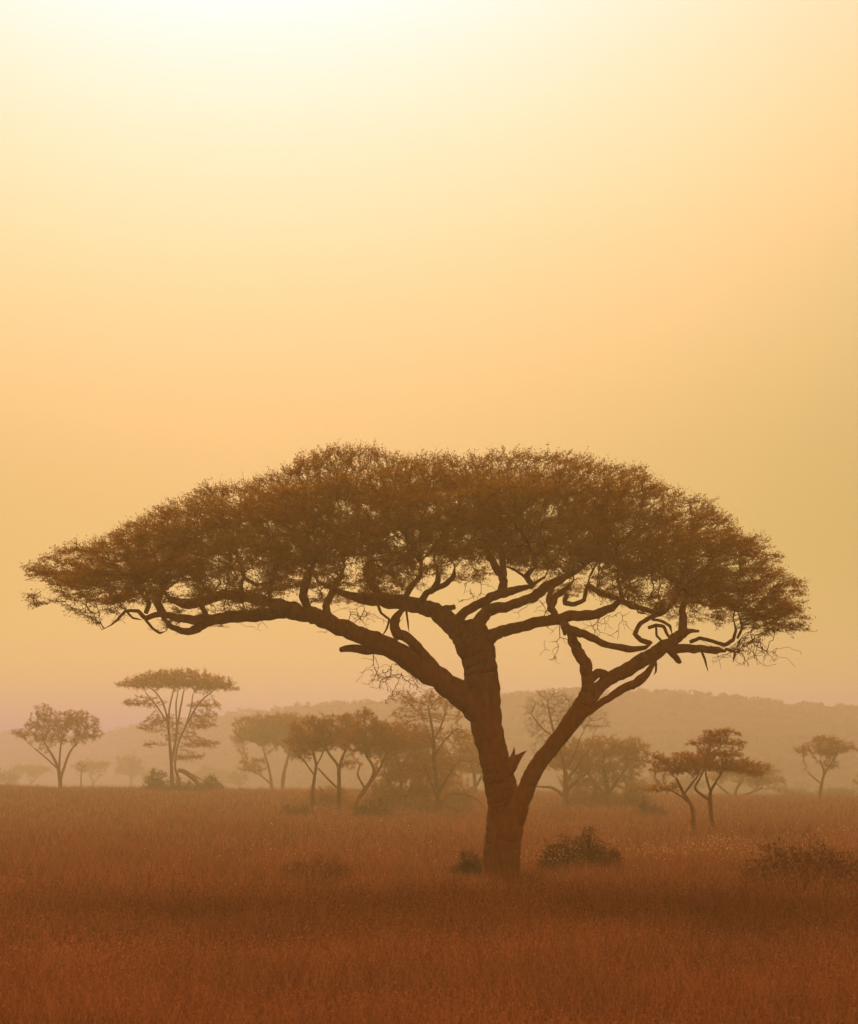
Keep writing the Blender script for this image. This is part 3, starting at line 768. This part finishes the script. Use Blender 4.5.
for px, Y, w, h, lab in ((385, 218, 44, 3.6, 'rounded scrub bush filling the gap under the dense middle of the thicket'), (425, 230, 50, 4.0, 'tall hazy scrub bush at the foot of the airy tree'),
                         (328, 232, 50, 2.2, 'low scrub bush between the first two thicket trunks'), (455, 240, 44, 3.2, 'scrub bush between the airy tree and the acacia trunk'),
                         (590, 240, 56, 3.0, 'scrub bush under the left side of the dome-shaped tree'), (632, 235, 46, 2.4, 'scrub bush under the right side of the dome-shaped tree')):
    shrub('bush', lab, 'bush', px, Y, w * mpp(Y), h, 360, mat=LEAF_FAR, size=.12, gaps=-.3)

def log(label, Y, paths, gz_off=0):
    b0 = at(paths[0][0][0], paths[0][0][1], Y)
    rt = root('fallen_branch', label, 'branch', b0)
    for k, st in enumerate(paths):
        q = spline([[*at(x, y, Y + k * .3), r * mpp(Y)] for x, y, r in st], 5)
        tb = Tubes(); tb.tube(q[:, :3], q[:, 3], 7, rough=.25, seed=k)
        link('limb' if k == 0 else 'side_branch', tb.mesh('limb', BARK, b0), rt)
log('broken limb leaning from the tall umbrella tree down to the right', 328, [[(178, 770, 2.2), (185, 772, 2.4), (195, 780, 2.2), (206, 794, 1.8)], [(186, 772, 1), (195, 776, .9), (202, 780, .5)]])
log('dead bare branch arching over the grass left of the acacia trunk', 200, [[(440, 818, 2), (446, 796, 1.4), (462, 794, 1.2), (476, 799, 1), (485, 808, .8), (489, 822, .7)], [(444, 806, 1.2), (460, 809, 1), (472, 814, .9), (482, 824, .7)]])

# tiny trees along the ridge
protos = []
def ridge_tree(px, h, seedn, label):
    p = ridge_point(px)
    rt = root('ridge_tree', label, 'tree', p + np.array([0, 0, -.3]), 'tiny trees along the distant ridge')
    t = Tubes(); t.tube([[0, 0, -.5], [0.1 * h, 0, h * .4], [0, 0, h * .75]], [h * .06, h * .04, h * .02], 5)
    link('trunk', t.mesh('trunk', BARK), rt)
    vs = []
    for _ in range(5):
        vs.append(blob_leaves(60, np.array([rng.uniform(-.35, .35) * h, rng.uniform(-.3, .3) * h, h * rng.uniform(.3, .7)]), np.array([h * .35, h * .35, h * .28]), h * .07))
    vs = np.concatenate(vs)
    link('crown', mesh_np('crown', vs, np.arange(len(vs)).reshape(-1, 4), LEAF_FAR, attrs={'v': rng.uniform(0, 1, len(vs))}), rt)
    return rt
RL = 'tiny hazy tree among many along the distant ridge line'
for k in range(5): protos.append(ridge_tree(655 + k * 37 + rng.uniform(-8, 8), rng.uniform(1.7, 2.6), k, RL))
def copy_tree(o, parent=None):
    c = o.copy(); C.objects.link(c); c.parent = parent
    for chd in o.children: copy_tree(chd, c)
    return c
for px in list(rng.uniform(500, 900, 44)) + list(rng.uniform(285, 420, 16)) + list(rng.uniform(215, 300, 6)):
    c = copy_tree(random.choice(protos)); p = ridge_point(px); s = rng.uniform(.55, 1.2)
    c.location = (float(p[0]), float(p[1]) + rng.uniform(-4, 2), float(p[2]) - .35); c.scale = (s, s, s); c.rotation_euler = (0, 0, rng.uniform(0, 6))
for px, s, lab in ((242, 1.9, 'largest tree on the distant ridge, a small knob left of the pale rounded tree'), (252, 1.6, 'second knob-like tree on the distant ridge above the pale rounded tree'),
                   (683, 1.3, 'flat-topped ridge tree standing out just above the hill crest on the right'), (277, 1.5, 'ridge tree straight above the pale rounded tree')):
    c = copy_tree(protos[0]); p = ridge_point(px); c.location = (float(p[0]), float(p[1]), float(p[2]) - .35); c.scale = (s, s, s); c['label'] = lab

# ------------------------------------------------------------------ grass
def grass_field(bands):
    Vs, Vv = [], []
    for (y0, y1, dens, hgt, wid) in bands:
        xm0, xm1 = y0 * .14 * 1.22 + 3, y1 * .14 * 1.22 + 3
        n = int((xm0 + xm1) * (y1 - y0) * dens)
        y = rng.uniform(y0, y1, n); x = rng.uniform(-1, 1, n) * xm1
        k = np.abs(x) < (y * .14 * 1.22 + 3); x, y = x[k], y[k]
        # tussocks: pull blades to clump centres
        cx = np.round(x / .55 + np.sin(y * 3.1)) * .55 + .25 * np.sin(y * 7 + x * 3); pull = rng.uniform(0, .6, len(x))
        x = x * (1 - pull) + cx * pull
        n = len(x)
        z = ground_z(x, y)
        hmod = 0.75 + .35 * np.sin(x * .45 + 1.7 * np.sin(y * .21)) * np.sin(y * .33 + x * .12) + .2 * np.sin(x * 1.9 + y * 1.3) * np.sin(y * 1.7)
        h = hgt * hmod * rng.uniform(.45, 1.25, n)
        a = rng.uniform(0, 2 * math.pi, n); lean = rng.normal(0, .42, (n, 2)) * h[:, None]
        w = wid * rng.uniform(.6, 1.3, n)
        p = np.stack([x, y, z - .02], 1)
        sd = np.stack([np.cos(a), np.sin(a) * .4, np.zeros(n)], 1) * w[:, None] * .5
        tipp = p + np.stack([lean[:, 0], lean[:, 1], h], 1)
        Vs.append(np.stack([p - sd, p + sd, tipp], 1).reshape(-1, 3))
        Vv.append(np.repeat(rng.uniform(0, 1, n), 3))
        far_ = y > 70; hs = rng.uniform(0, 1, n) < np.where(far_, .22, .5)                   # loose seed panicles of the same dry colour
        c = tipp[hs] + rng.normal(0, .015, (hs.sum(), 3)); k2 = hs.sum(); u2 = wid * np.where(far_[hs], .7, 1.05)[:, None] * rng.uniform(.5, 1.5, (k2, 1))
        dd = unit(np.stack([rng.normal(0, .9, k2), rng.normal(0, .6, k2), rng.uniform(.1, 1, k2)], 1)); ss = unit(np.cross(dd, rng.normal(0, 1, (k2, 3))))
        Vs.append(np.stack([c - dd * u2 - ss * u2 * .5, c - dd * u2 * .6 + ss * u2 * .8, c + dd * u2 * 1.6], 1).reshape(-1, 3))
        Vv.append(np.repeat(rng.uniform(0, 1.3, k2), 3))
    V = np.concatenate(Vs)
    me = mesh_np('grass', V, np.arange(len(V)).reshape(-1, 3), GRASS, attrs={'v': np.concatenate(Vv)})
    return link('grass', me)
gr = grass_field([(20, 40, 330, .50, .010), (40, 62, 190, .52, .014), (62, 110, 85, .55, .020), (110, 190, 26, .60, .035), (190, 345, 9, .55, .060)])
tag(gr, 'tall dry reddish grass covering the whole plain', 'grass', kind='stuff')

def seed_heads(spots):
    Vs = []
    for (x0, x1, y0, y1, n, sz) in spots:
        for _ in range(n):
            px = rng.uniform(x0, x1); Y = rng.uniform(y0, y1)
            x = (px - 429) / F * Y
            if noise.noise(Vector((x * .5, Y * .25, 8))) < -.05: continue
            c = np.array([x, Y, float(ground_z(x, Y)) + rng.uniform(.42, .8)])
            d = unit(np.array([rng.normal(0, .6), rng.normal(0, .3), 1])); s = unit(np.cross(d, rng.normal(0, 1, 3)))
            a = sz * rng.uniform(.5, 1.5)
            Vs.append(np.array([c - d * a, c + s * a * .35, c + d * a, c - s * a * .35]))
    V = np.concatenate(Vs)
    return link('seed_heads', mesh_np('seed_heads', V, np.arange(len(V)).reshape(-1, 4), SEED, attrs={'v': rng.uniform(0, 1, len(V))}))
sh = seed_heads([(525, 760, 78, 100, 1700, .018), (180, 470, 80, 96, 420, .017), (440, 600, 76, 82, 160, .017), (680, 860, 88, 130, 600, .024), (270, 420, 120, 150, 130, .03), (0, 858, 60, 160, 500, .018), (0, 858, 28, 60, 160, .006)])
tag(sh, 'pale seed heads glinting above the dry grass', 'seed heads', kind='stuff')

# ------------------------------------------------------------------ haze
def box_mesh(name, x0, x1, y0, y1, z0, z1):
    V = [(x, y, z) for z in (z0, z1) for y in (y0, y1) for x in (x0, x1)]
    Fc = [(0, 2, 3, 1), (4, 5, 7, 6), (0, 1, 5, 4), (2, 6, 7, 3), (0, 4, 6, 2), (1, 3, 7, 5)]
    me = bpy.data.meshes.new(name); me.from_pydata(V, [], Fc); me.update(); return me
SIGMA = 0.0016
hm, nt, out = new_mat('warm_dust_haze')
pv = nt.nodes.new('ShaderNodeVolumePrincipled')
pv.inputs['Density'].default_value = SIGMA
pv.inputs['Color'].default_value = (0.375, 0.335, 0.165, 1)
pv.inputs['Absorption Color'].default_value = (0, 0, 0.6, 1)
pv.inputs['Anisotropy'].default_value = 0.5
nt.links.new(pv.outputs[0], out.inputs['Volume'])
hz = link('haze', box_mesh('haze', -2600, 3200, -152, 2500, -4.5, 41)); hz.data.materials.append(hm)
tag(hz, 'warm dusty haze hanging over the plain', 'haze', kind='stuff')

# ------------------------------------------------------------------ sky, sun
SUN_EL, SUN_AZ = R(21.0), R(-3.5)      # azimuth from +Y towards +X
sd = Vector((math.sin(SUN_AZ) * math.cos(SUN_EL), math.cos(SUN_AZ) * math.cos(SUN_EL), math.sin(SUN_EL)))
sl = bpy.data.lights.new('sun', 'SUN'); sl.energy = 4.6; sl.angle = R(14.0); sl.color = (1.0, 0.66, 0.33)
so = bpy.data.objects.new('sun', sl); C.objects.link(so); so.rotation_euler = sd.to_track_quat('Z', 'Y').to_euler()

W = bpy.data.worlds.new('World'); bpy.context.scene.world = W; W.use_nodes = True
nt = W.node_tree; nt.nodes.clear()
out = nt.nodes.new('ShaderNodeOutputWorld'); bg = nt.nodes.new('ShaderNodeBackground'); bg.inputs[1].default_value = 1.0
sky = nt.nodes.new('ShaderNodeTexSky'); sky.sky_type = 'NISHITA'; sky.sun_disc = False
sky.sun_elevation = SUN_EL; sky.sun_rotation = SUN_AZ; sky.dust_density = 8; sky.air_density = 1.5; sky.ozone_density = 1
tc = nt.nodes.new('ShaderNodeTexCoord')
dot = nt.nodes.new('ShaderNodeVectorMath'); dot.operation = 'DOT_PRODUCT'; dot.inputs[1].default_value = sd
nt.links.new(tc.outputs['Generated'], dot.inputs[0])
ac = nt.nodes.new('ShaderNodeMath'); ac.operation = 'ARCCOSINE'; nt.links.new(dot.outputs['Value'], ac.inputs[0])
# brightness of the dusty sky: falls off exponentially with the angle from the sun, changes with height, glows at the horizon
def mth(op, a, b=None, c=None):
    n = nt.nodes.new('ShaderNodeMath'); n.operation = op
    for k, v in enumerate((a, b, c)):
        if v is None: continue
        if isinstance(v, (int, float)): n.inputs[k].default_value = v
        else: nt.links.new(v, n.inputs[k])
    return n.outputs[0]
sx = nt.nodes.new('ShaderNodeSeparateXYZ'); nt.links.new(tc.outputs['Generated'], sx.inputs[0])
th_ = mth('MAXIMUM', mth('MULTIPLY', ac.outputs[0], 180 / math.pi), 3.5)
thn = mth('MINIMUM', th_, 30.0)
el_ = mth('MINIMUM', mth('MAXIMUM', mth('MULTIPLY', mth('ARCSINE', sx.outputs['Z']), 180 / math.pi), 1.0), 15.0)
hz_ = mth('EXPONENT', mth('MULTIPLY', mth('POWER', mth('DIVIDE', el_, 3.6), 2.0), -1.0))
KC = [(0.62411, -0.04065, -0.0045, 1.68284, -0.00213), (-0.60651, 0.01426, 0.02014, 1.34, -0.00223), (-0.19573, -0.15084, 0.07274, 0.7508, 0.00109)]
chn = [mth('EXPONENT', mth('MULTIPLY_ADD', hz_, k[3], mth('MULTIPLY_ADD', el_, k[2], mth('MULTIPLY_ADD', thn, mth('MULTIPLY_ADD', thn, k[4], k[1]), k[0])))) for k in KC]
cx_ = nt.nodes.new('ShaderNodeCombineXYZ')
for k in range(3): nt.links.new(chn[k], cx_.inputs[k])
fm = nt.nodes.new('ShaderNodeMapRange'); fm.interpolation_type = 'SMOOTHSTEP'
fm.inputs['From Min'].default_value = 24; fm.inputs['From Max'].default_value = 60
nt.links.new(th_, fm.inputs['Value'])
sc4 = nt.nodes.new('ShaderNodeMix'); sc4.data_type = 'VECTOR'
nt.links.new(fm.outputs[0], sc4.inputs['Factor']); nt.links.new(cx_.outputs[0], sc4.inputs['A'])
sc4.inputs['B'].default_value = (.76, .30, .055)
tn = nt.nodes.new('ShaderNodeVectorMath'); tn.operation = 'MULTIPLY'; tn.inputs[1].default_value = (0.010, 0.0065, 0.003)
nt.links.new(sky.outputs[0], tn.inputs[0])
ad = nt.nodes.new('ShaderNodeVectorMath'); ad.operation = 'ADD'
nt.links.new(sc4.outputs['Result'], ad.inputs[0]); nt.links.new(tn.outputs[0], ad.inputs[1])
mp = nt.nodes.new('ShaderNodeMapping'); mp.inputs['Scale'].default_value = (2.5, 2.5, 16)
nz_ = nt.nodes.new('ShaderNodeTexNoise'); nz_.inputs['Scale'].default_value = 2.2; nz_.inputs['Detail'].default_value = 5
nt.links.new(tc.outputs['Generated'], mp.inputs[0]); nt.links.new(mp.outputs[0], nz_.inputs['Vector'])
mr = nt.nodes.new('ShaderNodeMapRange'); mr.inputs['To Min'].default_value = .985; mr.inputs['To Max'].default_value = 1.015
nt.links.new(nz_.outputs[0], mr.inputs['Value'])
md = nt.nodes.new('ShaderNodeVectorMath'); md.operation = 'SCALE'
nt.links.new(ad.outputs[0], md.inputs[0]); nt.links.new(mr.outputs[0], md.inputs['Scale'])
nt.links.new(md.outputs[0], bg.inputs[0]); nt.links.new(bg.outputs[0], out.inputs[0])

# ------------------------------------------------------------------ camera
cd = bpy.data.cameras.new('camera'); cd.sensor_fit = 'VERTICAL'; cd.sensor_height = 24; cd.lens = F / 1024 * 24
cd.clip_start = 0.5; cd.clip_end = 6000
cam = bpy.data.objects.new('camera', cd); C.objects.link(cam); cam.location = (0, 0, CAMH)
cam.rotation_euler = (R(90) + PITCH, 0, 0)
cd.dof.use_dof = True; cd.dof.focus_distance = 80; cd.dof.aperture_fstop = cd.lens / 1000 / 0.024
S = bpy.context.scene; S.camera = cam
S.render.engine = 'CYCLES'
S.cycles.volume_bounces = 1; S.cycles.max_bounces = 6; S.cycles.diffuse_bounces = 3
S.view_settings.view_transform = 'Standard'; S.view_settings.look = 'None'; S.view_settings.exposure = 0; S.view_settings.gamma = 1
